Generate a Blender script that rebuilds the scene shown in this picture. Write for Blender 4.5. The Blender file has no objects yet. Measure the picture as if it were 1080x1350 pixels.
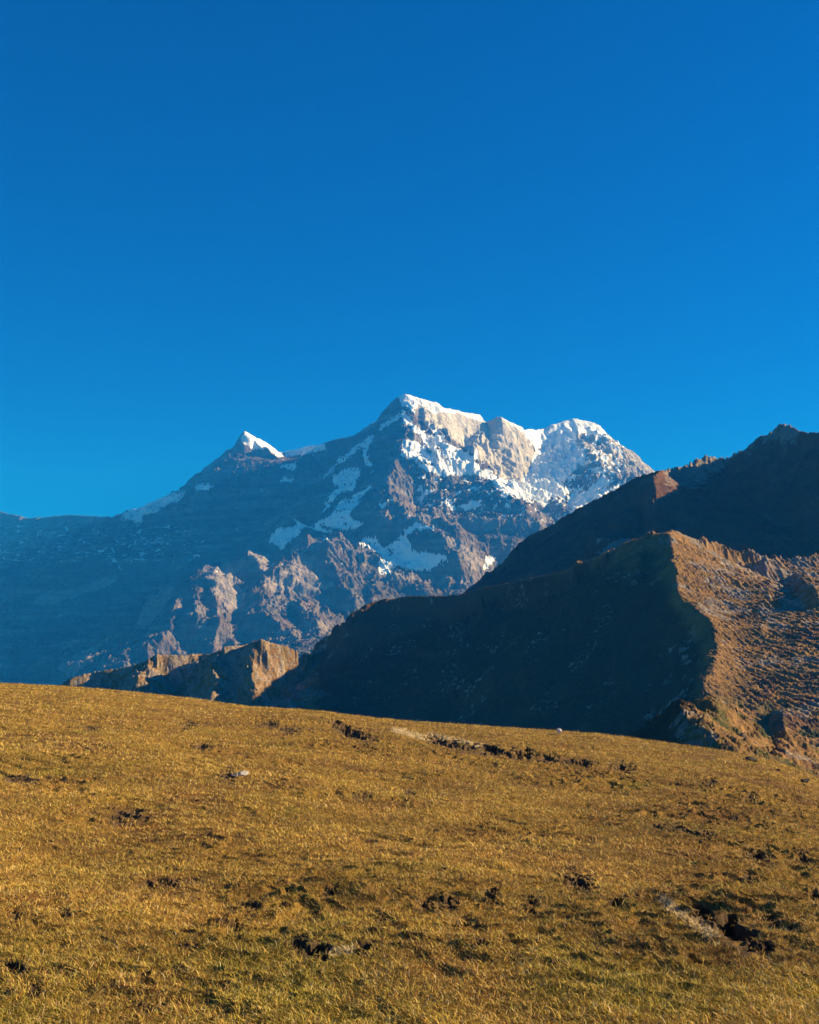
import bpy, math, random
import numpy as np
from mathutils import Vector

# ------------------------------------------------------------------ camera, sky, sun
F = 1407.0                       # focal length in pixels of the 1080 px wide photograph
PITCH = math.atan(205.0/F)
SUN_AZ, SUN_EL = math.radians(78), math.radians(22)
scene = bpy.context.scene
cam_d = bpy.data.cameras.new('camera'); cam = bpy.data.objects.new('camera', cam_d)
scene.collection.objects.link(cam); scene.camera = cam
cam_d.sensor_fit = 'HORIZONTAL'; cam_d.angle = 2*math.atan(540.0/F)
cam_d.clip_start = 0.1; cam_d.clip_end = 200000
cam.location = (0, 0, 0); cam.rotation_euler = (math.pi/2 + PITCH, 0, 0)
scene.render.resolution_x = 819; scene.render.resolution_y = 1024
scene.view_settings.view_transform = 'Standard'; scene.view_settings.look = 'None'
scene.view_settings.exposure = 1.1; scene.view_settings.gamma = 1

world = bpy.data.worlds.new('World'); scene.world = world; world.use_nodes = True
wn, wl = world.node_tree.nodes, world.node_tree.links
wn.clear()
sky = wn.new('ShaderNodeTexSky'); sky.sky_type = 'NISHITA'; sky.sun_disc = False
sky.sun_elevation = SUN_EL; sky.sun_rotation = SUN_AZ
sky.altitude = 3500; sky.air_density = 1.0; sky.dust_density = 0.5; sky.ozone_density = 2.0
hs = wn.new('ShaderNodeHueSaturation'); hs.inputs['Saturation'].default_value = 1.62
hs.inputs['Hue'].default_value = 0.49
bg = wn.new('ShaderNodeBackground'); bg.inputs[1].default_value = 0.085
wo = wn.new('ShaderNodeOutputWorld')
air = wn.new('ShaderNodeMix'); air.data_type = 'RGBA'; air.blend_type = 'MULTIPLY'; air.inputs[0].default_value = 1
air.inputs[7].default_value = (.26, .48, .84, 1)       # deep, thin-air blue
wl.new(sky.outputs[0], hs.inputs['Color']); wl.new(hs.outputs[0], air.inputs[6]); wl.new(air.outputs[2], bg.inputs[0]); wl.new(bg.outputs[0], wo.inputs[0])

sd = bpy.data.lights.new('sun', 'SUN'); sd.energy = 5.0; sd.angle = math.radians(0.5); sd.color = (1.0, 0.86, 0.66)
sun = bpy.data.objects.new('sun', sd); scene.collection.objects.link(sun)
S = Vector((math.sin(SUN_AZ)*math.cos(SUN_EL), math.cos(SUN_AZ)*math.cos(SUN_EL), math.sin(SUN_EL)))
sun.rotation_euler = (-S).to_track_quat('-Z', 'Y').to_euler()

# ------------------------------------------------------------------ helpers
rng = np.random.default_rng(7)
sp_, cp_ = math.sin(PITCH), math.cos(PITCH)

def P(px, py, D):
    """world point seen at (px, py) at forward distance D"""
    cx, cy = (px-540)/F, (675-py)/F
    dx, dy, dz = cx, cp_ - cy*sp_, sp_ + cy*cp_
    s = D/dy
    return (dx*s, D, dz*s)

def proj(x, y, z):
    f = y*cp_ + z*sp_
    return 540 + F*x/f, 675 - F*(z*cp_ - y*sp_)/f

_perm = {}
def perlin(x, y, seed=0):
    if seed not in _perm:
        r = np.random.default_rng(seed+101)
        p = r.permutation(1024).astype(np.int32); p = np.concatenate([p, p])
        a = r.random(1024)*2*np.pi
        _perm[seed] = (p, np.cos(a).astype(np.float32), np.sin(a).astype(np.float32))
    p, gx, gy = _perm[seed]
    xf, yf = np.floor(x), np.floor(y)
    xi, yi = xf.astype(np.int32) & 1023, yf.astype(np.int32) & 1023
    x = (x-xf).astype(np.float32); y = (y-yf).astype(np.float32)
    u = x*x*x*(x*(x*6-15)+10); v = y*y*y*(y*(y*6-15)+10)
    xi1 = (xi+1) & 1023; yi1 = (yi+1) & 1023
    def g(ix, iy, dx, dy):
        h = p[p[ix]+iy]
        return gx[h]*dx + gy[h]*dy
    a = g(xi, yi, x, y); b = g(xi1, yi, x-1, y); c = g(xi, yi1, x, y-1); d = g(xi1, yi1, x-1, y-1)
    return 1.5*((a+(b-a)*u) + ((c+(d-c)*u)-(a+(b-a)*u))*v)

def fbm(x, y, o=4, seed=0, gain=.5):
    s = 0; a = 1
    for i in range(o):
        s = s + a*perlin(x*2**i + 17.3*i, y*2**i - 9.1*i, seed+i); a *= gain
    return s

def ridged(x, y, o=4, seed=0, gain=.5):
    """0..~1, sharp crests"""
    s = 0; a = 1; t = 0; w = 1
    for i in range(o):
        n = 1-np.abs(perlin(x*2**i + 31.7*i, y*2**i + 5.3*i, seed+i))*1.6
        n = np.clip(n, 0, 1)**2
        s = s + a*n*w; w = np.clip(n*1.6, 0, 1); t += a; a *= gain
    return s/t

def sstep(a, b, x):
    t = np.clip((x-a)/(b-a), 0, 1); return t*t*(3-2*t)

def ridge_field(X, Y, ridges, base):
    """max over crest lines of crest height minus a side slope; returns height, distance to the crest that wins"""
    H = np.full(X.shape, base, np.float32) if np.isscalar(base) else base.astype(np.float32).copy()
    DD = np.full(X.shape, 500., np.float32)
    for ri, r in enumerate(ridges):
        pts = [P(*p) for p in r['p']]
        kl, kr = r['k']; c = r.get('c', .35); L = r.get('L', 600.)
        gw, ga = r.get('g', (0, 0))
        Hr = np.full(X.shape, -1e9, np.float32); Dr = np.zeros(X.shape, np.float32); Tr = np.zeros(X.shape, np.float32)
        arc = 0
        for (ax, ay, az), (bx, by, bz) in zip(pts[:-1], pts[1:]):
            vx, vy = bx-ax, by-ay; l2 = vx*vx+vy*vy; l = math.sqrt(l2)
            t = np.clip(((X-ax)*vx + (Y-ay)*vy)/l2, 0, 1)
            ex, ey = X-(ax+t*vx), Y-(ay+t*vy)
            d = np.sqrt(ex*ex+ey*ey)+1e-3
            s = (vx*ey - vy*ex)/(l*d)                 # +1 left of the crest line, -1 right of it
            w = sstep(-.6, .6, s)
            k = kr + (kl-kr)*w
            h = az + t*(bz-az) - k*d*(1 - c*d/(d+L))
            m = h > Hr
            Hr[m] = h[m]; Dr[m] = d[m]; Tr[m] = (arc + t*l)[m]
            arc += l
        if ga:
            sel = Hr > H - ga*1.5
            q = Tr[sel]; dd = Dr[sel]; xx = X[sel]; yy = Y[sel]
            wob = fbm(xx/(gw*2), yy/(gw*2), 2, 60+ri)*gw*.6
            n = ridged((q+wob)/gw, dd/(gw*5)+ri*7, 3, 40+ri, .55)
            amp = ga*np.clip(dd/(gw*1.2), 0.04, 1)
            Hr[sel] += (n-.55)*amp
        m = Hr > H
        H[m] = Hr[m]; DD[m] = Dr[m]
    return H, DD

def in_poly(px, py, poly):
    inside = np.zeros(px.shape, bool)
    n = len(poly); j = n-1
    for i in range(n):
        xi, yi = poly[i]; xj, yj = poly[j]
        if yi != yj:
            c = ((yi > py) != (yj > py)) & (px < (xj-xi)*(py-yi)/(yj-yi)+xi)
            inside ^= c
        j = i
    return inside

def poly_mask(px, py, polys):
    m = np.zeros(px.shape, bool)
    for poly in polys:
        xs = [p[0] for p in poly]; ys = [p[1] for p in poly]
        b = (px > min(xs)) & (px < max(xs)) & (py > min(ys)) & (py < max(ys)) & ~m
        idx = np.nonzero(b)
        if len(idx[0]): m[idx] = in_poly(px[idx], py[idx], poly)
    return m

def sculpt(X, Y, H, lit, shade, w_lit, w_shade, length, g_lit=-.22, g_shade=.45, keep_px=12, py=None, taper=350.):
    """cut ribs and gullies: turn the ground toward the right (toward the sun) where lit, away from it where shade"""
    gx = np.gradient(H, axis=1)/np.gradient(X, axis=1)
    gx = (gx + np.roll(gx, 1, 1) + np.roll(gx, -1, 1))/3
    d = np.where(lit, np.minimum(0, g_lit-gx)*w_lit, 0) + np.where(shade, np.maximum(0, g_shade-gx)*w_shade, 0)
    d = d.astype(np.float32)
    nr, nc = H.shape
    dx = np.diff(X, axis=1).astype(np.float32)
    f = np.zeros_like(d); b = np.zeros_like(d)
    for i in range(1, nc):
        k = np.exp(-dx[:, i-1]/length)
        f[:, i] = f[:, i-1]*k + d[:, i]*dx[:, i-1]
    for i in range(nc-2, -1, -1):
        k = np.exp(-dx[:, i]/length)
        b[:, i] = b[:, i+1]*k - d[:, i]*dx[:, i]
    phi = (f+b)*.5*1.6
    for n in (1, 2):                     # soften along the slope
        phi = (phi+np.roll(phi, n, 0)+np.roll(phi, -n, 0))/3
    # the skyline keeps its place and nothing behind it is touched
    n = 20; box = np.ones(2*n+1)/(2*n+1)
    sky_y = np.convolve(np.pad(py.min(axis=0), n, mode='edge'), box, 'valid')[None, :]
    row = np.argmin(py, axis=0); yc = Y[row, np.arange(nc)]
    yc = np.convolve(np.pad(yc, n, mode='edge'), box, 'valid')[None, :]
    return H + phi*sstep(0, keep_px*1.5, py-sky_y)*sstep(0, taper, yc-Y)

def mesh_grid(name, X, Y, Z, attrs, mat, smooth=True):
    nr, nc = X.shape
    me = bpy.data.meshes.new(name)
    n = nr*nc
    co = np.empty((n, 3), np.float32); co[:, 0] = X.ravel(); co[:, 1] = Y.ravel(); co[:, 2] = Z.ravel()
    i = np.arange((nr-1)*(nc-1), dtype=np.int32); r = i//(nc-1); c = i % (nc-1)
    a = r*nc+c
    quads = np.stack([a, a+1, a+nc+1, a+nc], 1).ravel()
    me.vertices.add(n); me.vertices.foreach_set('co', co.ravel())
    me.loops.add(len(quads)); me.loops.foreach_set('vertex_index', quads)
    me.polygons.add(len(i)); me.polygons.foreach_set('loop_start', np.arange(0, len(quads), 4, dtype=np.int32))
    me.polygons.foreach_set('use_smooth', np.full(len(i), smooth))
    me.update(calc_edges=True)
    for k, v in attrs.items():
        at = me.attributes.new(k, 'FLOAT', 'POINT'); at.data.foreach_set('value', np.ascontiguousarray(v, np.float32).ravel())
    me.materials.append(mat)
    o = bpy.data.objects.new(name, me); scene.collection.objects.link(o)
    return o

def tag(o, label=None, cat=None, group=None, kind=None):
    if label: o['label'] = label
    if cat: o['category'] = cat
    if group: o['group'] = group
    if kind: o['kind'] = kind
    return o

class NT:
    """small node-tree writer"""
    def __init__(s, name):
        s.m = bpy.data.materials.new(name); s.m.use_nodes = True
        s.n, s.l = s.m.node_tree.nodes, s.m.node_tree.links
        s.b = s.n['Principled BSDF']; s.b.inputs['Roughness'].default_value = .95
        s.b.inputs['Specular IOR Level'].default_value = .1
        g = s.n.new('ShaderNodeNewGeometry'); s.pos = g.outputs['Position']
    def put(s, sock, v):
        if isinstance(v, bpy.types.NodeSocket): s.l.new(v, sock)
        else: sock.default_value = v
    def attr(s, name):
        a = s.n.new('ShaderNodeAttribute'); a.attribute_name = name; return a.outputs['Fac']
    def noise(s, scale, detail=5, rough=.6, vec=None, dist=0.):
        t = s.n.new('ShaderNodeTexNoise'); t.inputs['Scale'].default_value = scale; t.inputs['Detail'].default_value = detail
        t.inputs['Roughness'].default_value = rough; t.inputs['Distortion'].default_value = dist
        s.l.new(vec or s.pos, t.inputs['Vector']); return t.outputs['Fac']
    def mapping(s, scale, rot=(0, 0, 0)):
        t = s.n.new('ShaderNodeMapping'); t.inputs['Scale'].default_value = scale; t.inputs['Rotation'].default_value = rot
        s.l.new(s.pos, t.inputs['Vector']); return t.outputs[0]
    def ramp(s, fac, lo, hi, a=0., b=1.):
        t = s.n.new('ShaderNodeMapRange'); t.inputs[1].default_value = lo; t.inputs[2].default_value = hi
        t.inputs[3].default_value = a; t.inputs[4].default_value = b; s.put(t.inputs[0], fac); return t.outputs[0]
    def mix(s, fac, a, b, mode='MIX'):
        t = s.n.new('ShaderNodeMix'); t.data_type = 'RGBA'; t.blend_type = mode
        s.put(t.inputs[0], fac)
        for i, v in ((6, a), (7, b)):
            s.put(t.inputs[i], (*v, 1) if isinstance(v, tuple) else v)
        return t.outputs[2]
    def math(s, op, a, b=0.):
        t = s.n.new('ShaderNodeMath'); t.operation = op; s.put(t.inputs[0], a); s.put(t.inputs[1], b); return t.outputs[0]
    def bump(s, h, dist, strength=1.):
        t = s.n.new('ShaderNodeBump'); t.inputs['Distance'].default_value = dist; t.inputs['Strength'].default_value = strength
        s.l.new(h, t.inputs['Height']); s.l.new(t.outputs[0], s.b.inputs['Normal'])
    def color(s, c): s.l.new(c, s.b.inputs['Base Color'])

# ------------------------------------------------------------------ materials
def mat_massif():
    t = NT('snow_and_rock')
    n1 = t.noise(.004, 6, .65); n2 = t.noise(.02, 7, .78)
    strata = t.noise(1., 5, .6, t.mapping((.0006, .0006, .012), (.10, .12, 0)), .4)
    och = t.attr('ochre')
    grey = t.mix(t.ramp(strata, .35, .65), (.22, .19, .17), (.44, .385, .345))
    grey = t.mix(t.ramp(n1, .4, .65), grey, (.24, .16, .135))
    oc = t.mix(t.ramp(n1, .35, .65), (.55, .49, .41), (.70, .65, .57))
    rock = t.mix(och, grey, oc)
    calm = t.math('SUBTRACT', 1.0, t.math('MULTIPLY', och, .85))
    rock = t.mix(t.math('MULTIPLY', calm, t.ramp(strata, .42, .58, .45, 0)), rock, (.09, .08, .075))
    flute = t.noise(1., 5, .65, t.mapping((.011, .011, .0012)))
    rock = t.mix(t.math('MULTIPLY', calm, t.ramp(flute, .38, .62, .5, 0)), rock, (.10, .085, .08))
    rock = t.mix(t.attr('scree'), rock, t.mix(n2, (.36, .29, .26), (.50, .43, .38)))
    rock = t.mix(t.math('MULTIPLY', calm, t.ramp(n2, .3, .7, .5, 0)), rock, (.09, .08, .08))
    sn = t.attr('snow')
    sn = t.math('ADD', sn, t.math('MULTIPLY', t.math('SUBTRACT', n2, .5), 1.4))
    sn = t.ramp(sn, .42, .58)
    sc = t.mix(t.ramp(n1, .3, .7), (.80, .82, .84), (.90, .90, .89))
    t.color(t.mix(sn, rock, sc))
    hb = t.noise(.02, 8, .68)
    t.bump(t.math('MULTIPLY', hb, t.math('SUBTRACT', 1.3, sn)), 45.)
    return t.m

def mat_ridge(name='brown_ridge', veg=((.37, .205, .07), (.25, .145, .055)), rk=((.23, .185, .14), (.41, .33, .25)), s=1.):
    t = NT(name)
    n1 = t.noise(.02/s, 6, .62); n2 = t.noise(.12/s, 5, .7)
    rock = t.mix(t.ramp(n2, .3, .7), rk[0], rk[1])
    v = t.mix(t.ramp(n1, .38, .62), veg[0], veg[1])
    v = t.mix(t.math('MULTIPLY', t.attr('green'), t.ramp(n2, .35, .55)), v, (.085, .095, .028))
    v = t.mix(t.attr('red'), v, (.16, .065, .05))
    v = t.mix(t.ramp(t.math('ADD', t.attr('shade_tint'), t.math('MULTIPLY', n1, .6)), .6, 1.0, 0, .8), v, (.085, .05, .028))  # shade of the left flanks painted as a darker brown
    rr = t.ramp(t.math('ADD', t.attr('rock'), t.math('MULTIPLY', t.math('SUBTRACT', n2, .5), 1.4)), .4, .6)
    c = t.mix(rr, v, rock)
    c = t.mix(t.ramp(t.noise(.35/s, 3, .6), .3, .6, .45, 0), c, (.05, .035, .02))
    t.color(c)
    hb = t.noise(.11/s, 8, .7)
    t.bump(hb, 6.*s)
    return t.m

def mat_meadow():
    t = NT('meadow_turf')
    n1 = t.noise(.35, 5, .6); n2 = t.noise(9., 4, .7)
    c = t.mix(t.ramp(n2, .35, .65), (.26, .15, .03), (.38, .23, .045))
    c = t.mix(t.ramp(n1, .45, .65), c, (.17, .085, .03))
    c = t.mix(t.ramp(t.attr('green'), .3, .8, 0, .7), c, (.15, .15, .025))
    c = t.mix(t.ramp(t.noise(24., 3, .6), .35, .55, .7, 0), c, (.07, .04, .015))
    c = t.mix(t.attr('soil'), c, t.mix(n2, (.05, .032, .02), (.15, .10, .06)))
    c = t.mix(t.attr('straw'), c, (.50, .38, .19))
    t.color(c)
    t.bump(t.noise(22., 6, .7), .05)
    return t.m

def mat_grass():
    t = NT('grass_blades')
    a = t.n.new('ShaderNodeAttribute'); a.attribute_name = 'tint'
    t.color(a.outputs['Color'])
    t.b.inputs['Roughness'].default_value = .7
    return t.m

def mat_stone(name, a, b):
    t = NT(name)
    t.color(t.mix(t.ramp(t.noise(14., 6, .65), .35, .65), a, b))
    t.bump(t.noise(30., 6, .7), .02)
    return t.m

# ------------------------------------------------------------------ valley floor
def valley():
    us = np.linspace(-1.6, 1.6, 160); ys = np.geomspace(120, 60000, 200)
    U, Y = np.meshgrid(us, ys); X = U*Y
    Z = -700 + fbm(X/2500, Y/2500, 5, 3)*120
    z = np.zeros_like(Z)
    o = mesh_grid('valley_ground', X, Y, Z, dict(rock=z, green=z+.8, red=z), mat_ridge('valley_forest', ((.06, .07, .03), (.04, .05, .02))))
    tag(o, 'deep shaded valley floor below the mountains', kind='structure')
valley()

# ------------------------------------------------------------------ snow mountain
def massif():
    us = np.concatenate([np.linspace(-.52, -.40, 90)[:-1], np.linspace(-.40, .25, 1180), np.linspace(.25, .50, 130)[1:]])
    ys = np.concatenate([np.linspace(7000, 16600, 1400), np.linspace(16620, 20500, 80)])
    U, Y = np.meshgrid(us, ys); X = U*Y
    wx = fbm(X/900, Y/900, 4, 11)*95; wy = fbm(X/900+50, Y/900, 4, 21)*95
    Xw, Yw = X+wx, Y+wy
    R = [
     # skyline, left to right: the shaded wall, the main peak, the bright shoulder
     dict(p=[(-260,690,17800),(-100,675,17100),(0,672,16500),(40,682,16250),(90,679,15950),(150,681,15500),(185,682,15250),(215,672,14950),(243,650,14650),(262,626,14350),(300,592,13850),(318,581,13600),(325,573,13500),(345,586,13350),(370,601,13200),(400,594,13050),(440,578,12850),(470,573,12650),(490,557,12450),(507,552,12300),(525,525,12080),(538,519,12000)],
          k=(1.0,1.15), c=.30, L=1500, g=(330,150)),
     dict(p=[(538,519,12000),(556,528,12130),(580,537,12240),(600,541,12350),(628,545,12500),(643,557,12600)], k=(1.2,1.65), c=.12, L=700, g=(210,110)),
     dict(p=[(643,557,12600),(657,549,12480),(664,547,12450),(674,555,12560),(687,565,12750)], k=(1.2,1.7), c=.15, L=700, g=(160,80)),
     dict(p=[(687,565,12750),(720,563,13100),(740,556,13200),(762,549,13250),(782,556,13350),(802,573,13500),(832,594,13700),(852,616,13800),(900,660,14000),(1000,720,14300)], k=(1.2,1.15), c=.3, L=900, g=(200,90)),
     dict(p=[(319,579,13540),(325,568,13480),(345,577,13640),(358,585,13740),(373,596,13850)], k=(1.3,1.3), c=0),
     dict(p=[(164,677,15380),(169,671,15340),(178,677,15520)], k=(1.3,1.3)),
     # pale snow crest showing behind the wall
     dict(p=[(130,690,16400),(168,673,16200),(200,660,15800),(243,646,15400)], k=(.9,.9)),
     dict(p=[(330,590,14300),(372,596,14300),(405,588,14100),(425,588,14000)], k=(.9,.9)),
     # main buttress under the summit
     dict(p=[(538,519,12000),(535,555,11800),(529,603,11480),(520,640,11200),(508,680,10900),(495,712,10600),(486,740,10300)], k=(1.25,1.0), c=.25, L=700, g=(170,95)),
     # buttress of the second summit, pale rock
     dict(p=[(664,547,12450),(650,580,12300),(640,610,12080),(672,632,11850)], k=(1.6,1.2), c=.1, g=(120,60)),
     # right peak: crest that shades the snow bowl
     dict(p=[(762,549,13250),(752,575,13050),(762,602,12800),(785,632,12500),(800,650,12300)], k=(1.0,.85), c=.2, g=(150,60)),
     dict(p=[(802,573,13500),(815,600,13250),(835,630,13000)], k=(1.0,.8), c=.2, g=(150,60)),
     # the glacier shelf and the cliffs below it
     dict(p=[(529,603,11480),(565,622,11520),(610,628,11550),(650,642,11520),(700,652,11560),(740,655,11700),(800,652,12100)], k=(.42,1.35), c=.12, L=900, g=(230,120)),
     # moraine spur running down right
     dict(p=[(545,640,11200),(562,662,10950),(590,690,10650),(620,718,10400),(650,750,10100),(690,800,9700)], k=(1.0,.75), c=.25, g=(140,70)),
     dict(p=[(690,650,11500),(705,690,11050),(690,720,10800)], k=(1.1,.9), g=(150,80)),
     # brown hill in the middle with its snow cap
     dict(p=[(500,708,10500),(455,703,10350),(420,696,10200),(400,706,10020),(375,735,9750),(352,765,9450),(335,800,9150),(325,850,8800)], k=(1.1,.9), c=.25, g=(150,75)),
     dict(p=[(420,696,10200),(450,730,9900),(470,765,9600),(478,795,9350),(470,830,9050)], k=(1.1,.62), c=.2, g=(150,60)),
     dict(p=[(400,745,9600),(415,765,9400),(405,800,9100),(395,850,8700)], k=(1.1,.6), c=.2, g=(120,50)),
     dict(p=[(560,740,9900),(590,760,9700),(640,800,9300)], k=(.9,.5), g=(130,50)),
     # low spurs at lower left
     dict(p=[(372,712,10100),(345,728,9700),(330,740,9500)], k=(1.3,.8), g=(100,40)),
     dict(p=[(300,730,9700),(285,742,9450),(262,765,9200),(240,795,8950),(228,830,8700),(215,850,8500),(170,895,8200)], k=(1.2,.75), c=.2, g=(130,75)),
     dict(p=[(285,742,9450),(300,770,9150),(298,810,8850),(305,850,8550),(315,900,8250)], k=(1.3,.7), c=.2, g=(120,60)),
     # far left flank, a faint shaded spur
     dict(p=[(90,684,15900),(70,740,14000),(30,810,12200),(-20,880,11200)], k=(.9,.7), g=(250,90)),
    ]
    H, DD = ridge_field(Xw, Yw, R, -650)
    e = np.clip(DD/260, .10, 1)
    H = H + (ridged(X/420, Y/420, 5, 71)-.5)*110*e
    H = H + fbm(X/90, Y/90, 4, 81, .6)*20*np.clip(e, .25, 1)
    # ledges: rock beds dipping gently, cut back into steps
    bed = H + X*.10 + fbm(X/700, Y/700, 3, 91)*60
    per = 95.; q = bed/per; fq = q-np.floor(q)
    st = (sstep(.15, .85, fq)-fq)*per
    H = H + st*.8*e*sstep(-200, 400, H)
    px, py = proj(X, Y, H)
    LIT = [
     [(241,769),(257,764),(268,751),(287,740),(285,748),(272,755),(261,765),(241,771)],
     [(280,759),(291,748),(296,759),(307,760),(326,774),(324,783),(318,790),(319,803),(311,811),(317,818),(307,818),(322,835),(323,846),(315,850),(307,840),(304,842),(298,853),(293,857),(280,857),(283,838),(291,818),(287,805),(278,789),(287,779),(280,770),(268,769)],
     [(256,779),(263,778),(278,790),(278,794),(265,784),(257,785),(254,792)],
     [(261,790),(268,788),(280,809),(272,809),(280,820),(268,825),(261,835),(256,824),(263,813),(256,801)],
     [(231,796),(246,794),(243,801),(237,811),(231,816),(239,827),(241,840),(248,851),(249,880),(241,880),(235,857),(224,857),(218,880),(196,880),(196,846),(213,838),(222,838),(228,824),(231,809)],
     [(166,859),(172,857),(178,880),(168,880)], [(172,821),(177,826),(176,831),(171,829)],
     [(320,803),(350,805),(352,809),(340,808),(335,815),(320,806)],
     [(329,723),(343,728),(354,736),(358,743),(349,752),(340,743),(330,732)],
     [(344,764),(366,756),(379,751),(386,739),(391,733),(399,727),(406,731),(417,736),(416,747),(421,756),(430,761),(440,768),(454,766),(447,754),(436,747),(429,745),(432,732),(432,717),(440,711),(451,728),(458,723),(469,734),(477,715),(495,728),(506,737),(504,743),(497,758),(484,765),(480,773),(484,789),(490,797),(473,811),(440,834),(425,823),(417,808),(403,799),(391,793),(382,800),(391,813),(399,839),(391,839),(390,821),(371,827),(360,810),(319,803),(353,799),(332,786),(330,780),(351,773)],
     [(408,695),(421,695),(436,700),(428,703),(415,702),(417,709),(425,709),(434,712),(428,715),(419,714),(410,720),(406,727)],
     [(369,736),(384,737),(378,743),(365,752),(364,749),(375,741)],
     [(477,711),(495,711),(510,724),(509,736),(495,730),(477,717)],
     [(443,702),(458,706),(467,717),(471,730),(462,741),(458,726),(443,713)],
     [(546,650),(566,677),(586,699),(611,717),(607,701),(617,693),(639,709),(658,721),(661,732),(651,742),(637,754),(625,762),(617,754),(613,742),(603,726),(601,719),(582,701),(562,691),(550,689),(556,677),(562,677),(550,662)],
     [(582,703),(599,717),(590,721),(582,711)],
     [(513,664),(523,681),(523,693),(509,689),(513,705),(504,710),(504,699),(507,681)],
     [(513,640),(529,640),(535,656),(541,662),(554,671),(537,684),(535,671),(521,660),(514,656)],
     [(517,623),(524,604),(541,613),(545,628),(552,641),(549,650),(554,660),(550,667),(539,684),(536,674),(534,661),(517,656),(513,636)],
     [(571,663),(584,660),(602,684),(617,689),(610,702),(599,693),(584,684),(571,673)],
     [(587,658),(599,658),(602,667),(601,673),(591,667)],
     [(550,624),(560,623),(574,626),(580,628),(576,650),(571,643),(560,636)],
     [(591,641),(606,632),(608,637),(599,645),(587,654),(582,652)],
     [(501,736),(511,728),(550,730),(582,738),(582,744),(566,750),(550,752),(521,746),(517,754),(501,758)],
     [(521,750),(541,750),(562,758),(584,768),(582,776),(564,774),(558,764),(537,760),(519,754)],
     [(501,762),(527,762),(541,770),(527,776),(556,781),(552,790),(497,800),(489,772)],
     [(592,754),(603,748),(605,760),(596,766)],
    ]
    SHADE = [
     [(443,773),(454,766),(464,776),(473,791),(469,795),(447,796),(429,789),(429,776)],
     [(704,597),(727,589),(753,586),(767,587),(775,602),(788,619),(795,624),(780,641),(767,646),(749,643),(741,636),(721,630),(714,636),(688,634),(699,619)],
     [(749,652),(771,648),(790,639),(797,628),(801,634),(823,636),(817,645),(797,652),(779,667),(753,676)],
     [(712,565),(734,563),(738,571),(749,580),(745,584),(721,576)],
     [(721,665),(730,654),(743,665),(753,682),(741,687),(721,678)],
     [(786,591),(790,584),(799,579),(795,587),(790,593)],
     [(615,580),(622,567),(633,566),(628,588),(622,601),(604,593),(613,588)],
     [(561,588),(574,597),(591,614),(583,612),(569,597)],
     [(500,560),(526,523),(531,540),(529,548),(536,560),(533,578),(526,600),(500,600)],
     [(584,625),(600,624),(630,628),(655,645),(665,662),(690,670),(720,700),(700,730),(665,735),(655,715),(620,690),(604,680),(603,655),(590,640)],
     [(544,608),(570,618),(584,625),(580,632),(560,622),(548,616)],
    ]
    nj = (fbm(X/160, Y/160, 4, 33, .6)*3.2, fbm(X/160+9, H/90, 4, 34, .6)*3.0)
    nj = (nj[0]+fbm(X/40, Y/40, 3, 35, .6)*1.8, nj[1]+fbm(X/40, H/25, 3, 36, .6)*1.8)
    for it, w in enumerate((.8, .7, .6)):
        px, py = proj(X, Y, H); jx, jy = px+nj[0], py+nj[1]
        lit = poly_mask(jx, jy, LIT) & ~poly_mask(jx, jy, SHADE[:1])
        upper_right = (px > 528) & (py < np.interp(px, [528, 560, 600, 650, 700, 740, 860], [604, 625, 628, 640, 690, 720, 740]))
        shade = (~lit & ~upper_right) | poly_mask(jx, jy, SHADE)
        shade &= ~((px > 316) & (px < 372) & (py < 590))
        H = sculpt(X, Y, H, lit, shade, w, w*np.where(px < 180, .6, .9), 260., g_lit=-.32, g_shade=.43, py=py)
    H = H + (ridged(X/150+3, Y/150, 5, 73, .62)-.5)*np.where(lit | upper_right, 46, 26)*np.clip(e, .3, 1) + (ridged(X/52+H/150, Y/70, 3, 74, .6)-.5)*13*np.clip(e, .3, 1)
    px, py = proj(X, Y, H); jx, jy = px+nj[0], py+nj[1]
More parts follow.
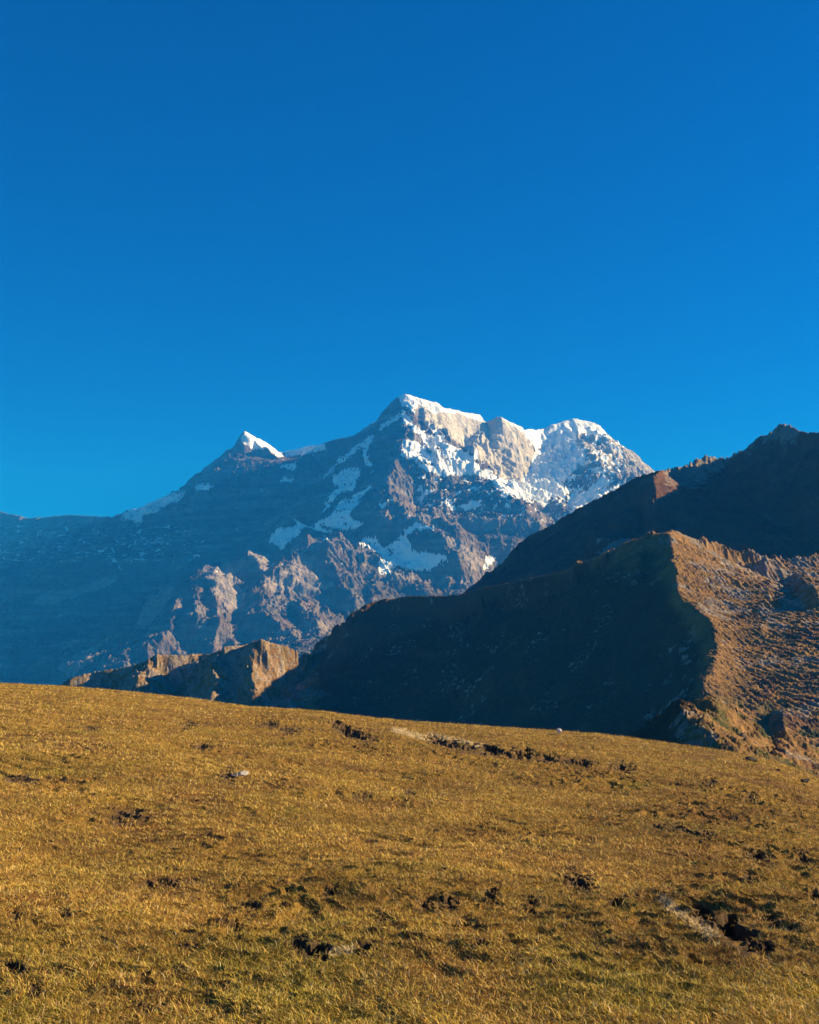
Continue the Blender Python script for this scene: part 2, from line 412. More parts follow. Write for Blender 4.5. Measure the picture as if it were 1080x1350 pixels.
    snow_polys = [
     [(318,580),(325,566),(352,574),(376,594),(372,602),(352,594),(334,592)],
     [(160,684),(172,668),(200,658),(245,645),(238,660),(215,668),(190,680),(185,690)],
     [(375,600),(380,586),(425,584),(430,592),(400,600)],
     [(484,562),(489,550),(497,556)],
     [(526,523),(533,514),(541,514),(556,523),(589,532),(615,538),(626,540),(641,554),(633,556),(615,547),(602,547),(585,543),(572,544),(561,536),(550,534),(546,545),(539,540),(531,536)],
     [(500,564),(528,543),(528,549),(500,568)],
     [(526,599),(533,591),(530,586),(537,579),(548,581),(561,591),(574,603),(591,614),(596,619),(581,621),(570,614),(556,608),(544,604)],
     [(527,547),(533,542),(546,561),(561,572),(574,587),(593,614),(587,612),(570,595),(557,580),(543,565)],
     [(559,553),(574,567),(589,582),(604,591),(615,597),(637,619),(648,625),(637,622),(596,618),(591,610),(578,590),(563,573),(574,575)],
     [(600,594),(622,600),(628,590),(634,600),(624,606),(612,600)],
     [(584,616),(621,615),(643,619),(658,630),(680,638),(700,642),(690,655),(672,652),(665,658),(656,645),(641,630),(624,625),(610,630),(595,623),(586,628)],
     [(546,606),(584,622),(584,628),(560,622)],
     [(658,628),(690,636),(719,630),(741,636),(747,643),(771,647),(747,650),(745,665),(738,656),(728,654),(716,668),(710,664),(690,657),(672,652),(660,654)],
     [(704,597),(727,589),(753,586),(767,587),(775,602),(768,611),(756,622),(746,634),(741,636),(721,630),(714,636),(688,634),(699,619)],
     [(749,652),(771,648),(782,641),(797,626),(801,632),(786,645),(823,638),(817,645),(797,652),(779,667),(753,676)],
     [(682,561),(712,561),(738,555),(760,545),(771,549),(786,558),(803,575),(790,580),(779,573),(760,569),(760,580),(764,590),(749,588),(721,590),(706,594),(701,586),(693,576)],
     [(664,543),(672,552),(684,562),(680,564),(668,555)],
     # couloirs and hanging snow on the shaded side
     [(492,573),(494,578),(470,596),(445,612),(433,626),(418,634),(430,624),(450,604),(466,590)],
     [(478,590),(484,575),(484,600),(492,612),(482,616)],
     [(437,632),(457,617),(474,617),(472,635),(468,646),(450,648),(440,660),(420,680),(432,660),(445,640)],
     [(450,660),(462,655),(482,643),(490,640),(478,655),(462,672),(470,684),(460,696),(450,690),(420,690),(436,680)],
     [(372,700),(356,714),(376,722),(386,712),(400,696),(420,690),(452,690),(470,684),(480,692),(455,700),(430,694),(405,692),(385,684),(390,692)],
     [(369,695),(400,692),(390,705),(375,726),(352,712)],
     [(407,694),(420,694),(438,700),(430,704),(414,701)],
     [(425,708),(435,713),(428,716)],
     [(477,710),(495,709),(510,724),(510,738),(495,730),(476,716)],
     [(501,736),(511,728),(550,730),(582,738),(582,744),(566,750),(550,752),(521,746),(517,754),(501,758)],
     [(509,721),(537,707),(546,726),(582,730),(590,740),(574,736),(550,730),(513,728)],
     [(548,689),(574,699),(558,699),(548,697),(537,707),(521,717),(531,705)],
     [(498,667),(508,661),(520,656),(512,664),(502,671)],
     [(640,742),(646,731),(655,738),(638,755)],
     [(587,657),(599,658),(602,667),(601,674),(591,668)],
     [(605,668),(616,664),(630,660),(634,666),(614,674)],
     [(556,650),(562,645),(566,648),(558,662)],
     [(370,612),(393,610),(391,618),(372,618)], [(370,630),(388,631),(384,637),(372,635)],
     [(256,641),(268,638),(280,640),(272,647),(258,645)],
    ]
    scree_polys = [
     [(42,800),(44,788),(80,778),(100,776),(125,766),(155,756),(150,770),(110,784),(70,795)],
     [(207,779),(235,772),(224,789),(198,820),(181,827),(178,822),(194,789)],
     [(350,770),(380,750),(405,735),(412,765),(430,775),(400,785),(360,780)],
     [(75,880),(110,858),(145,840),(120,870),(90,895)],
     [(546,650),(566,677),(586,699),(611,717),(650,745),(625,752),(603,726),(582,703),(550,662)],
     [(344,764),(379,751),(391,733),(399,727),(417,736),(421,756),(443,772),(429,778),(403,775),(360,770)],
     [(298,770),(326,774),(319,803),(300,803),(287,790)],
     [(325,722),(355,735),(352,752),(330,740)],
     [(270,755),(300,740),(320,775),(300,800),(280,780)],
    ]
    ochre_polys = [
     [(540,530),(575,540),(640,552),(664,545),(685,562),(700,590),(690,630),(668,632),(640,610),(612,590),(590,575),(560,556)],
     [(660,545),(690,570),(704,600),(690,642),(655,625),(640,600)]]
    snow = poly_mask(jx, jy, snow_polys).astype(np.float32)
    # thin snow on ledges of the high cliffs
    led = sstep(.10, .28, fq)*(1-sstep(.30, .50, fq))
    patch = sstep(.0, .45, fbm(X/500, Y/500, 4, 55)+.25*sstep(560, 700, px)+.05)
    alt = sstep(900, 1900, H)
    streak = ridged(X/130+H/260, H/55, 3, 58)
    thin = led*patch*alt*sstep(.45, .75, streak)
    right = sstep(520, 560, px)*(1-sstep(800, 860, px))
    thin = thin*(.55+.6*right)
    ca, sa = math.cos(.7), math.sin(.7)
    up = sstep(.30, .50, fbm((X*ca+H*sa)/110+4, (H*ca-X*sa)/60, 5, 66, .62)+.34*sstep(755, 790, px)*(py < 650))*alt*right
    fl = ridged((X+Y*.6)/260+H/130, H/70-(X+Y*.6)/400, 3, 59)*sstep(660, 700, py)*(1-sstep(735, 765, py))*(1-sstep(250, 330, px))
    fl2 = ridged((X-H*.9)/300, H/160+3, 3, 61)*(px < 560)*(py > 590)*(py < 760)
    thin = np.maximum(thin, np.maximum(sstep(.52, .74, fl)*.8, sstep(.76, .9, fl2)*.7*sstep(0, .3, fbm(X/600, H/400, 3, 62))))
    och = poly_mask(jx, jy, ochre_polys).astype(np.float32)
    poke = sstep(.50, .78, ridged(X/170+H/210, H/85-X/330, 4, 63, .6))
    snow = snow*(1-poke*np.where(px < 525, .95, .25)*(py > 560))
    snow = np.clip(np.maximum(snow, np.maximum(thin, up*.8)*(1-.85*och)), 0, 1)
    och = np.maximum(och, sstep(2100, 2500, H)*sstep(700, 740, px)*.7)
    scr = poly_mask(jx, jy, scree_polys).astype(np.float32)
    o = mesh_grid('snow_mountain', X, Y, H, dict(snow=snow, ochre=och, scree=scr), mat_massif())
    tag(o, 'great snow-capped rock massif rising behind the brown ridges', kind='structure')
massif()

# ------------------------------------------------------------------ the dark ridge behind
def back_ridge():
    us = np.linspace(-.12, .62, 1100); ys = np.linspace(1750, 4600, 700)
    U, Y = np.meshgrid(us, ys); X = U*Y
    Xw = X + fbm(X/200, Y/200, 3, 12)*14; Yw = Y + fbm(X/200+50, Y/200, 3, 22)*14
    R = [
     dict(p=[(470,860,3800),(560,805,3620),(612,780,3520),(650,752,3450),(700,706,3350),(760,673,3150),(800,650,3000),(850,625,2780),(868,619,2700),(889,617,2780),(905,615,2890),(930,601,2960),(960,604,3000),(985,591,2980),(1000,576,2950),(1016,570,2915),(1030,558,2880),(1048,563,2820),(1066,570,2760),(1090,568,2670),(1150,560,2490),(1250,552,2310),(1400,590,2160)],  # off-frame right end raised so its shadow covers the lower slope
          k=(.85,.9), c=.12, L=500, g=(90,22)),
     dict(p=[(868,619,2700),(862,640,2620),(850,664,2530),(842,682,2450),(838,700,2370),(800,728,2230),(770,755,2140)], k=(.52,.95), c=.1, g=(50,16)),
    ]
    R[1]['k'] = (.42, .95)
    H, DD = ridge_field(Xw, Yw, R, -650)
    e = np.clip(DD/60, .12, 1)
    H = H + (ridged(X/110, Y/110, 5, 171)-.5)*20*e + fbm(X/14, Y/14, 4, 181, .6)*3.2
    px, py = proj(X, Y, H)
    # crags along the crest
    crag = sstep(868, 885, px)*(1-sstep(985, 1010, px)) + sstep(1000, 1015, px)*(1-sstep(1045, 1060, px))
    H = H + crag*np.exp(-DD/30)*(ridged(X/16, Y/16, 3, 77)-.45)*16
    jx = px + fbm(X/30, Y/30, 4, 133, .65)*3.5; jy = py + fbm(X/30+9, Y/30, 4, 134, .65)*3
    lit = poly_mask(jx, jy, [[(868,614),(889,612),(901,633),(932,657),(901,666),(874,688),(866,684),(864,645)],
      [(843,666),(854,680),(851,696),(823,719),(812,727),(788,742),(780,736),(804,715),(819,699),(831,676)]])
    for w in (.8, .6):
        px, py = proj(X, Y, H)
        H = sculpt(X, Y, H, lit, ~lit, w, w*np.where(px < 862, .7, .35), 60., g_lit=-.4, keep_px=3, py=py, taper=70.)
    px, py = proj(X, Y, H)
    rock = np.clip(np.exp(-DD/45)*crag*1.2 + sstep(.1, .6, fbm(X/90, Y/90, 4, 92))*.15, 0, 1)
    rock = np.maximum(rock, sstep(705, 715, py)*lit*.9)  # paler rock colour laid only on the sunlit patch by the lit mask
    z = np.zeros_like(H)
    o = mesh_grid('back_ridge', X, Y, H, dict(rock=rock, green=z, red=z+.35, shade_tint=(1-sstep(820, 870, px))*.6), mat_ridge('dark_ridge', ((.27, .13, .055), (.17, .09, .04)), s=1.8))  # left flank darkened in colour to deepen its shade
    tag(o, 'high dark rocky ridge behind the brown one at right', kind='structure')
back_ridge()

# ------------------------------------------------------------------ the brown ridge and the small rocky ridge
def front_ridge():
    us = np.linspace(-.34, .56, 1300); ys = np.concatenate([np.linspace(420, 1500, 650), np.linspace(1502, 2750, 620)])
    U, Y = np.meshgrid(us, ys); X = U*Y
    Xw = X + fbm(X/120, Y/120, 4, 13)*11; Yw = Y + fbm(X/120+50, Y/120, 4, 23)*11
    R = [
     dict(p=[(856,701,1700),(840,708,1740),(820,716,1800),(780,735,1900),(740,750,1970),(700,760,2050),(650,772,2130),(610,782,2200),(560,784,2250),(520,787,2285),(500,790,2300),(480,800,2285),(455,822,2255),(432,850,2225),(405,874,2200)],
          k=(.85,.8), c=.15, L=500, g=(95,42)),
     dict(p=[(856,701,1700),(880,708,1740),(905,711,1775),(930,709,1805),(960,722,1840),(1000,730,1880),(1040,737,1915),(1090,728,1950),(1250,730,2060)], k=(.8,.66), c=.08, L=900, g=(46,9)),
     dict(p=[(856,701,1700),(878,722,1640),(888,745,1590),(893,788,1490),(915,808,1440),(935,830,1390),(943,868,1290),(925,893,1225),(918,925,1150),(905,942,1100),(930,960,1000),(962,976,880),(1000,1008,740),(1040,1060,620)], k=(.30,.85), c=.1, g=(32,9)),
     # rib inside the shaded face
     dict(p=[(780,735,1900),(770,790,1720),(740,860,1560),(700,950,1400)], k=(.85,.7), g=(50,16)),
     dict(p=[(610,782,2200),(600,850,1980),(570,930,1800)], k=(.85,.7), g=(50,16)),
     # low knoll at the foot
     dict(p=[(868,964,640),(890,968,600),(915,984,560),(950,1010,500)], k=(.2,.55), g=(30,3)),
     # small rocky ridge
     dict(p=[(432,860,2200),(395,858,2040),(372,848,2020),(345,842,1990),(330,848,2060),(300,851,2030),(285,864,2090),(262,860,2110),(240,863,2090),(205,862,2070),(190,872,2120),(150,882,2150),(120,886,2150),(92,892,2130),(60,915,2150),(20,960,2150)], k=(1.1,1.0), c=.05, g=(40,14)),
     dict(p=[(343,842,1990),(336,870,1930),(338,900,1880),(330,935,1820)], k=(.42,1.7), c=.05, g=(28,12)),
     dict(p=[(290,856,2030),(285,885,1960),(283,930,1880)], k=(.55,1.7), c=.05, g=(28,12)),
     dict(p=[(207,862,2070),(200,880,2020),(186,900,1980),(180,930,1910)], k=(.55,1.7), c=.05, g=(28,12)),
     dict(p=[(392,858,2020),(388,880,1960),(380,900,1910)], k=(.6,1.7), c=.05, g=(20,8)),
    ]
    H, DD = ridge_field(Xw, Yw, R, -420)
    px, py = proj(X, Y, H)
    e = np.clip(DD/40, .12, 1)
    small0 = 1-sstep(395, 440, px)
    H = H + (ridged(X/60, Y/60, 5, 271)-.5)*11*e + fbm(X/8, Y/8, 4, 281, .65)*1.7
    H = H + ((ridged(X/150+7, Y/190, 4, 285)-.45)*38+(ridged(X/40, Y/60, 3, 286)-.45)*9)*e*(1-sstep(780, 860, px))*(1-small0)
    # tilted beds breaking out of the right-hand slope
    a = math.radians(38); s1 = X*.55-Y*.83; s2 = X*.83+Y*.55+fbm(X/60, Y/60, 2, 287)*9
    beds = ridged(s1/75, s2/15., 4, 291, .62)
    upper = sstep(885, 930, px)*(1-sstep(755, 830, py-(px-900)*.35))
    amount = .35+.65*sstep(0, .5, fbm(X/70, Y/70, 3, 295)) + .9*upper
    H = H + fbm(s1/40, s2/16, 3, 283)*2.6*sstep(850, 900, px) + (beds-.4)*5.0*amount*sstep(850, 900, px)
    crag = np.exp(-DD/14)
    H = H + crag*(ridged(X/11, Y/11, 3, 277)-.45)*7*sstep(780, 800, px)
    small = 1-sstep(395, 440, px)
    na, nb = fbm(X/16, Y/16, 4, 233, .65)*4, fbm(X/16+9, H/16, 4, 234, .65)*3.5
    for w in (.9, .8, .6):
     px, py = proj(X, Y, H); jx, jy = px+na, py+nb
     lit = poly_mask(jx, jy, [
      [(178,887),(187,883),(200,890),(195,880),(200,855),(223,855),(223,877),(227,893),(235,913),(235,945),(180,945),(183,897)],
      [(287,850),(297,850),(297,873),(308,890),(300,907),(293,940),(278,940),(285,893),(280,880)],
      [(333,847),(343,832),(380,840),(388,857),(392,880),(360,910),(347,945),(325,950),(337,903),(332,873)],
      [(393,845),(407,850),(397,870),(392,863)], [(88,880),(97,885),(102,905),(82,903)],
      [(103,880),(120,880),(120,895),(103,897)], [(125,890),(147,890),(152,900),(130,897)],
      [(845,730),(853,726),(852,768),(843,768)],
      [(856,690),(880,700),(889,730),(886,742),(893,758),(893,775),(897,800),(915,807),(934,824),(943,846),(948,867),(932,872),(946,877),(943,891),(925,905),(929,923),(950,937),(946,948),(925,942),(897,938),(904,965),(911,972),(943,993),(1080,1200),(1300,1200),(1300,650),(1080,700),(960,690)]])
     shade = poly_mask(jx, jy, [[(1033,762),(1049,758),(1072,777),(1080,789),(1072,808),(1053,789)], [(979,732),(1010,735),(1012,752),(985,745)],
      [(1013,951),(1031,951),(1038,986),(1020,993)]])
     H = sculpt(X, Y, H, lit & ~shade, ~lit | shade, w*(1-.55*sstep(930, 1000, px)), w*.8, 55., g_lit=-.3, keep_px=4, py=py, taper=35.)
    H = H + small*((ridged(X/26+H/60, Y/26, 4, 299, .6)-.5)*13*e + fbm(X/6, H/9, 3, 300)*1.4)
    px, py = proj(X, Y, H)
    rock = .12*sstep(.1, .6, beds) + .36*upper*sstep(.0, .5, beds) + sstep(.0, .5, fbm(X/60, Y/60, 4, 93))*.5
    rock = np.clip(rock*(.66+.3*sstep(850, 900, px)) + .42*small, 0, 1)  # pale rock thinned on the left face to keep its shade dark
    green = np.clip(sstep(880, 960, py)*sstep(900, 930, px)*sstep(0, .3, fbm(X/25, Y/25, 3, 94)+.1) + small*sstep(-.1, .3, fbm(X/30, Y/30, 3, 94))*.9, 0, 1)
    red = sstep(.2, .5, fbm(X/40, Y/40, 3, 95))*sstep(980, 1010, px)*.5
    o = mesh_grid('brown_ridge', X, Y, H, dict(rock=rock, green=green, red=red, shade_tint=(1-sstep(0, 60, px-np.interp(py, [700, 800, 870, 930, 1000], [840, 860, 900, 880, 860])))*(1-small)*(.35+.65*sstep(715, 810, py))), mat_ridge())  # shade put into the colour left of the light boundary
    tag(o, 'brown grassy ridge with a shaded left face and sunlit right slope', kind='structure')
front_ridge()

# ------------------------------------------------------------------ meadow
CREST = np.array([(-300,890),(0,901),(60,903),(130,907),(200,914),(260,921),(330,931),(430,938),(480,945),(540,951),(620,957),(700,962),(780,968),(850,977),(940,990),(1000,1003),(1040,1018),(1080,1036),(1400,1140)], float)
PITS = [  # px, py, half width px, half height px, depth m, turn (degrees)
 (393,1246,12,12,.34,0),(420,1253,19,15,.42,0),(482,1251,17,8,.22,0),(310,1220,11,7,.18,0),(252,1250,8,6,.16,0),(290,1216,8,4,.12,0),
 (200,1167,14,8,.16,0),(90,1205,8,6,.14,0),(20,1207,10,6,.14,0),(435,1178,10,9,.18,0),(330,1195,8,8,.16,0),
 (925,1205,16,9,.25,30),(965,1228,42,17,.60,27),(1012,1248,18,7,.25,15),(1014,1212,12,7,.2,20),(1044,1220,6,4,.12,0),
 (764,1164,24,14,.35,20),(812,1190,14,6,.2,0),(702,1192,12,10,.26,0),(650,1180,9,10,.22,0),(590,1190,18,10,.2,0),(560,1195,10,8,.18,0),
 (615,1218,16,6,.2,0),(628,1245,12,7,.14,0),(685,1257,11,7,.15,0),(730,1270,12,5,.12,0),(22,1275,16,10,.15,40),(45,1305,12,8,.12,30),
 (200,1328,14,8,.14,0),(170,1075,20,6,.16,0),(160,1085,12,4,.12,0),(540,1045,9,4,.15,0),(480,1050,12,5,.2,0),(300,1022,9,8,.16,0),
 (455,963,26,7,.55,24),(472,970,18,5,.5,20),(600,983,30,6,.5,12),(650,990,30,7,.8,10),(690,994,16,7,.7,0),(575,974,16,5,.4,20),(725,1000,14,5,.4,0),(770,1006,10,6,.35,0),
 (820,1012,14,6,.4,10),(750,1004,10,5,.3,0),(990,1050,8,6,.2,0),(935,1032,10,5,.25,0),(1000,1130,18,8,.22,10),(1060,1130,10,8,.2,0),(905,1095,18,5,.2,20),(870,1090,12,4,.2,0),
 (248,955,9,4,.3,0),(265,985,10,4,.2,0),(360,1045,0,0,0,0),(120,960,8,3,.2,0),(380,962,12,4,.3,0),(355,955,12,4,.3,0),(930,1100,10,5,.16,0),
 (30,1028,22,4,.14,0),(250,1160,10,5,.1,0),(985,1155,10,6,.16,0),(1075,1180,8,9,.2,0),(505,1215,10,7,.14,0),(225,1165,10,6,.14,0),
]
def ground_t(px, py):
    """tangent of the drop below eye level seen at a pixel"""
    cy = (675-py)/F
    return -(sp_+cy*cp_)/(cp_-cy*sp_)

def meadow_base(X, Y):
    U = X/Y
    pxa = 540+F*U*.985
    cy_ = np.interp(pxa, CREST[:, 0], CREST[:, 1])
    Dc = np.interp(pxa, [-300, 0, 500, 800, 1080, 1400], [95, 88, 80, 70, 52, 42])
    tc = ground_t(0, cy_)
    zc = -tc*Dc; mc = -tc
    y0 = 9.; z0 = -3.02+0*U; m0 = np.interp(pxa, [0, 1080], [.045, -.035])
    L = Dc-y0; s = (Y-y0)/L; sc = np.clip(s, 0, 1)
    h = (2*sc**3-3*sc**2+1)*z0 + (sc**3-2*sc**2+sc)*L*m0 + (-2*sc**3+3*sc**2)*zc + (sc**3-sc**2)*L*mc
    h = np.where(s < 0, z0+(Y-y0)*m0, h)
    over = np.clip(Y-Dc, 0, None)
    h = np.where(s > 1, zc+mc*over - over**2*.006, h)
    return h, s

def meadow_h(X, Y, full=False):
    h, s = meadow_base(X, Y)
    ed = np.clip(np.abs(1-s)*4, .25, 1)
    h = h + fbm(X/9, Y/9, 3, 301)*.16*ed + fbm(X/2.2, Y/2.2, 3, 311)*.05*np.clip(ed, .4, 1)
    # little turf steps along the contour, worn by grazing
    q = Y/1.1 + fbm(X/3.0, Y/3.0, 3, 321)*1.6 + X*.25
    fq = q-np.floor(q); m = sstep(-.15, .45, fbm(X/5, Y/5, 3, 325))
    h = h + (sstep(.0, .9, fq)-fq)*.0 + m*.06*(np.minimum(fq/.25, 1)-fq)*np.clip(ed, .3, 1)
    # hummocks and hoof dents
    bx_, by_ = proj(X, Y, h)
    worn = np.exp(-((by_-1205-12*np.sin(bx_/90))/42)**2)*sstep(180, 330, bx_) + np.exp(-((by_-(955+(bx_-430)*.14+16))/20)**2)*sstep(200, 420, bx_) + .8*sstep(830, 930, bx_)*sstep(1030, 1060, by_)*(1-sstep(1150, 1230, by_)) + .6*np.exp(-((bx_-100)/130)**2-((by_-1200)/70)**2)
    hm = ridged(X/.55+fbm(X, Y, 2, 330)*.5, Y/.55, 3, 331)
    pat = np.clip(sstep(-.1, .5, fbm(X/4.2, Y/4.2, 3, 341)-.05)*.5 + .5*worn, 0, 1)
    h = h + (hm-.4)*.09*(.35+pat)
    dn = perlin(X/.46+3, Y/.40, 351)+.5*perlin(X/.17, Y/.15, 352)
    dent = sstep(.42, .85, dn)*pat
    h = h - dent*.13
    soil = dent*.9
    # the pits seen in the photograph, each at its own place on the turf
    px, py = proj(X, Y, h)
    jx = px+fbm(X/.5, Y/.5, 4, 361, .6)*7*np.clip(12/Y, .25, 1.3); jy = py+fbm(X/.5+7, Y/.5, 4, 362, .6)*5*np.clip(12/Y, .25, 1.3)
    straw = np.zeros_like(h)
    for (cx, cy, a, b, dep, rot) in PITS:
        if not a: continue
        c_, s_ = math.cos(math.radians(rot)), math.sin(math.radians(rot))
        sel = (np.abs(px-cx) < a*2.4+10) & (np.abs(py-cy) < a*1.6+b+10)
        if not sel.any(): continue
        dx, dy = jx[sel]-cx, jy[sel]-cy
        ex, ey = (dx*c_+dy*s_)/a, (-dx*s_+dy*c_)/b
        sm = (a+4)*float(Y[sel].mean())/F
        r = np.sqrt(ex*ex+ey*ey)*.85 + fbm(X[sel]/(sm*.5), Y[sel]/(sm*.7), (4 if b < 12 else 3 if a < 30 else 2), 365, .65)*(.8 if b < 12 else .62)
        w = 1-sstep(.35, .85, r)
        h[sel] -= w*dep*(min(.65, .12+b/20) if b < 12 else .68)
        soil[sel] = np.maximum(soil[sel], 1-sstep(.7, 1.25, r))
    for (x0, y0, x1, y1, wd) in [(872,1188,940,1232,7),(520,962,565,974,4),(440,1252,465,1252,6),(925,1232,945,1240,4),(566,968,640,984,3)]:
        vx, vy = x1-x0, y1-y0; t = np.clip(((jx-x0)*vx+(jy-y0)*vy)/(vx*vx+vy*vy), 0, 1)
        d = np.hypot(jx-x0-t*vx, jy-y0-t*vy)
        straw = np.maximum(straw, 1-sstep(.5*wd, 1.3*wd, d))
    straw *= (1-soil)
    if full:
        grn = sstep(1120, 1330, py)*.5 + fbm(X/3, Y/3, 3, 371)*.6
        return h, soil, straw, np.clip(grn, 0, 1), pat, px, py
    return h

def meadow():
    us = np.concatenate([np.linspace(-.75, -.43, 60)[:-1], np.linspace(-.43, .43, 1250), np.linspace(.43, .75, 60)[1:]])
    ys = np.concatenate([np.linspace(1.0, 7.2, 30)[:-1], 1/np.linspace(1/7.2, 1/105., 1500), np.linspace(106, 190, 50)])
    U, Y = np.meshgrid(us, ys); X = U*Y
    h, soil, straw, grn, pat, px, py = meadow_h(X, Y, True)
    o = mesh_grid('meadow', X, Y, h, dict(soil=soil, straw=straw, green=grn), mat_meadow())
    tag(o, 'golden dry meadow slope with worn turf and small pits', kind='structure')
meadow()

def grass(N=1300000):
    r = np.random.default_rng(5)
    nt = N//9
    v = r.random(nt)
    # tuft distance: dense near, thinner far
    y0, y1, p = 6.8, 92., -.55
    yt = (y0**p + v*(y1**p-y0**p))**(1/p)
    ut = r.uniform(-.43, .43, nt)
    xt = ut*yt
    n = 9
    sp = r.normal(0, 1, (2, nt*n))
    size = np.repeat(np.clip(r.lognormal(0, .48, nt), .45, 2.8), n)
    Yt = np.repeat(yt, n); Xt = np.repeat(xt, n)
    far = np.clip(Yt/14, 1, 5)
    X = Xt+sp[0]*.035*size*far**.5; Y = Yt+sp[1]*.035*size*far**.5
    h, soil, straw, grn, pat, px, py = meadow_h(X, Y, True)
    keep = r.random(len(X)) > soil*.93
    X, Y, h, size, far, grn, straw, pat = [a[keep] for a in (X, Y, h, size, far, grn, straw, pat)]
    sp = sp[:, keep]; M = len(X)
    hgt = size*r.uniform(.014, .036, M)*far**.35
    wid = r.uniform(.0022, .0042, M)*far**.8
    ang = np.arctan2(sp[1], sp[0])+r.normal(0, .8, M)
    lean = r.uniform(.4, 2.2, M)*hgt
    face = r.uniform(0, np.pi, M)
    bx, by = np.cos(face)*wid, np.sin(face)*wid
    b = h-.006
    tx, ty = np.cos(ang)*lean, np.sin(ang)*lean
    V = np.empty((M, 5, 3), np.float32)
    V[:, 0] = np.stack([X-bx, Y-by, b], 1); V[:, 1] = np.stack([X+bx, Y+by, b], 1)
    mx, my, mz = X+tx*.35, Y+ty*.35, b+hgt*.65
    V[:, 2] = np.stack([mx+bx*.7, my+by*.7, mz], 1); V[:, 3] = np.stack([mx-bx*.7, my-by*.7, mz], 1)
    V[:, 4] = np.stack([X+tx, Y+ty, b+hgt], 1)
    base = np.arange(M, dtype=np.int32)[:, None]*5
    loops = np.concatenate([base+np.array([[0, 1, 2, 3]]), base+np.array([[3, 2, 4]])], 1).astype(np.int32).ravel()
    starts = (np.arange(M, dtype=np.int32)[:, None]*7+np.array([[0, 4]], np.int32)).ravel()
    me = bpy.data.meshes.new('grass')
    me.vertices.add(M*5); me.vertices.foreach_set('co', V.ravel())
    me.loops.add(len(loops)); me.loops.foreach_set('vertex_index', loops)
    me.polygons.add(M*2); me.polygons.foreach_set('loop_start', starts.astype(np.int32))
    me.update(calc_edges=True)
    # colour of every blade: straw gold, olive, russet, dead pale
    pal = np.array([(.62, .395, .08), (.45, .36, .06), (.40, .205, .065), (.74, .58, .29), (.73, .49, .13)])
    a = perlin(X/1.7, Y/1.7, 401)+.4*perlin(X/.5, Y/.5, 402)
    pg = np.clip(.20+.45*grn+.25*a, .04, .8); pr = np.clip(.12+.35*pat-.3*a, .03, .5); pp = np.clip(.06+straw, 0, .95)
    u = r.random((3, M)); idx = np.where(r.random(M) < .5, 0, 4)
    idx = np.where(u[0] < pr, 2, idx); idx = np.where(u[1] < pg, 1, idx); idx = np.where(u[2] < pp, 3, idx)
    tone = 1+.38*np.clip(perlin(X/6+.3*Y, Y/2.2, 404), -1, 1)+.22*perlin(X/.8, Y/.8, 405)
    col = pal[idx]*r.uniform(.6, 1.15, (M, 1))*tone[:, None]*(1-.3*pat[:, None]*(r.random((M, 1)) < .6))
    cc = np.ones((M, 5, 4), np.float32); cc[:, :, :3] = col[:, None, :]
    at = me.color_attributes.new('tint', 'FLOAT_COLOR', 'POINT'); at.data.foreach_set('color', cc.ravel())
    me.materials.append(mat_grass())
    o = bpy.data.objects.new('grass', me); scene.collection.objects.link(o)
    tag(o, 'short dry golden grass growing over the meadow', 'grass', kind='stuff')
grass()

# ------------------------------------------------------------------ stones
def blob(name, mat, size, seed, rough=.25, sub=4):
    import bmesh
    bm = bmesh.new(); bmesh.ops.create_icosphere(bm, subdivisions=sub, radius=1)
    co = np.array([v.co[:] for v in bm.verts])
    r = np.random.default_rng(seed); d = np.ones(len(co))
    for _ in range(14):                       # flat broken faces
        n = r.normal(size=3); n /= np.linalg.norm(n); lim = r.uniform(.55, .92)
        k = co@n; over = np.clip(k-lim, 0, None); co = co-over[:, None]*n
    d = 1+rough*.25*fbm(co[:, 0]*2.2+co[:, 2]*1.7, co[:, 1]*2.2-co[:, 2], 4, seed)
    co = co*d[:, None]*np.array(size)
    for v, c in zip(bm.verts, co): v.co = c
    me = bpy.data.meshes.new(name); bm.to_mesh(me); bm.free(); me.materials.append(mat)
    o = bpy.data.objects.new(name, me); scene.collection.objects.link(o)
    return o

def ground_at_pixel(px, py):
    u = (px-540)/F
    ys = np.geomspace(7, 100, 4000)
    for _ in range(2):
        xs = u*ys
        h = meadow_h(xs, ys)
        qx, qy = proj(xs, ys, h)
        i = int(np.argmax(qy <= py)) if (qy <= py).any() else int(np.argmin(qy))
        u += (px-qx[i])/F
    return float(xs[i]), float(ys[i]), float(h[i])

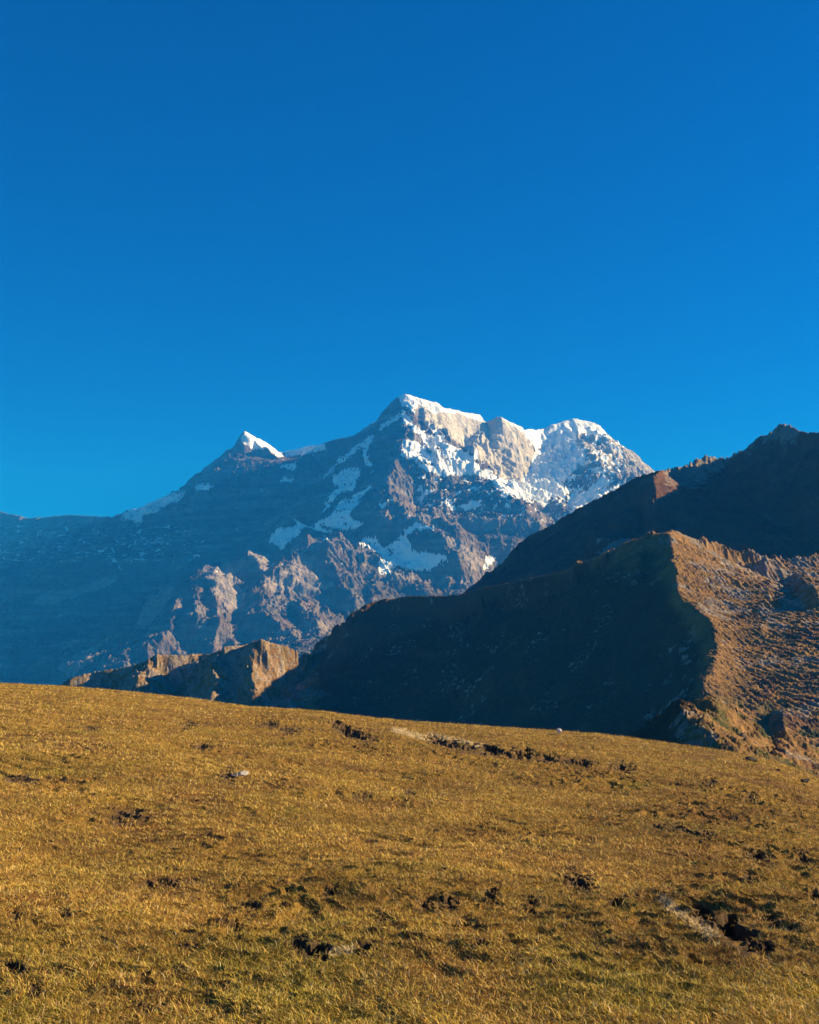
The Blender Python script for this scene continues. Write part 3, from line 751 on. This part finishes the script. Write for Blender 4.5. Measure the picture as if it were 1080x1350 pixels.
pale = mat_stone('pale_stone', (.26, .24, .21), (.46, .43, .39)); grey = mat_stone('grey_stone', (.10, .095, .09), (.24, .22, .20))
dark = mat_stone('dark_stone', (.03, .028, .026), (.08, .07, .06))
def stone(px, py, size, mat, seed, label, sink=.3, group=None):
    x, y, z = ground_at_pixel(px, py)
    o = blob('stone', mat, size, seed); o.location = (x, y, z+size[2]*(1-2*sink)); o.rotation_euler = (.1, .05, seed*1.3)
    tag(o, label, 'stone', group)
    return o
stone(318, 1023, (.20, .14, .09), pale, 3, 'flat pale stone lying in the grass on the left side of the meadow')
stone(308, 1024, (.13, .10, .07), grey, 4, 'small dark grey stone touching the left end of the flat pale stone')
stone(737, 968, (.17, .14, .19), mat_stone('white_stone', (.5, .48, .44), (.75, .73, .68)), 5, 'tiny white-topped stone standing alone on the meadow skyline', .15)
stone(990, 1003, (.40, .30, .16), dark, 6, 'low black boulder on the meadow edge below the sunlit slope', .3)
stone(1062, 1031, (.22, .2, .10), dark, 8, 'dark boulder on the meadow edge nearest the right border of the photo', .3)
stone(1026, 1016, (.10, .1, .05), dark, 9, 'smallest dark stone on the meadow edge, between two larger boulders', .3)

# ------------------------------------------------------------------ haze
def haze():
    me = bpy.data.meshes.new('haze')
    x0, x1, y0, y1, z0, z1 = -31000, 31000, -2000, 19500, -950, 3600
    v = [(x, y, z) for z in (z0, z1) for y in (y0, y1) for x in (x0, x1)]
    f = [(0, 2, 3, 1), (4, 5, 7, 6), (0, 1, 5, 4), (2, 6, 7, 3), (0, 4, 6, 2), (1, 3, 7, 5)]
    me.from_pydata(v, [], f); me.update()
    m = bpy.data.materials.new('haze'); m.use_nodes = True; n = m.node_tree.nodes; n.clear()
    pv = n.new('ShaderNodeVolumePrincipled'); pv.inputs['Color'].default_value = (.012, .28, 1.0, 1); pv.inputs['Absorption Color'].default_value = (1, 1, 1, 1); pv.inputs['Density'].default_value = 4.2e-5
    pv.inputs['Anisotropy'].default_value = 0.0
    out = n.new('ShaderNodeOutputMaterial'); m.node_tree.links.new(pv.outputs[0], out.inputs['Volume'])
    me.materials.append(m)
    o = bpy.data.objects.new('haze', me); scene.collection.objects.link(o)
    tag(o, 'thin blue air haze over the valley and mountains', 'haze', kind='stuff')
haze()
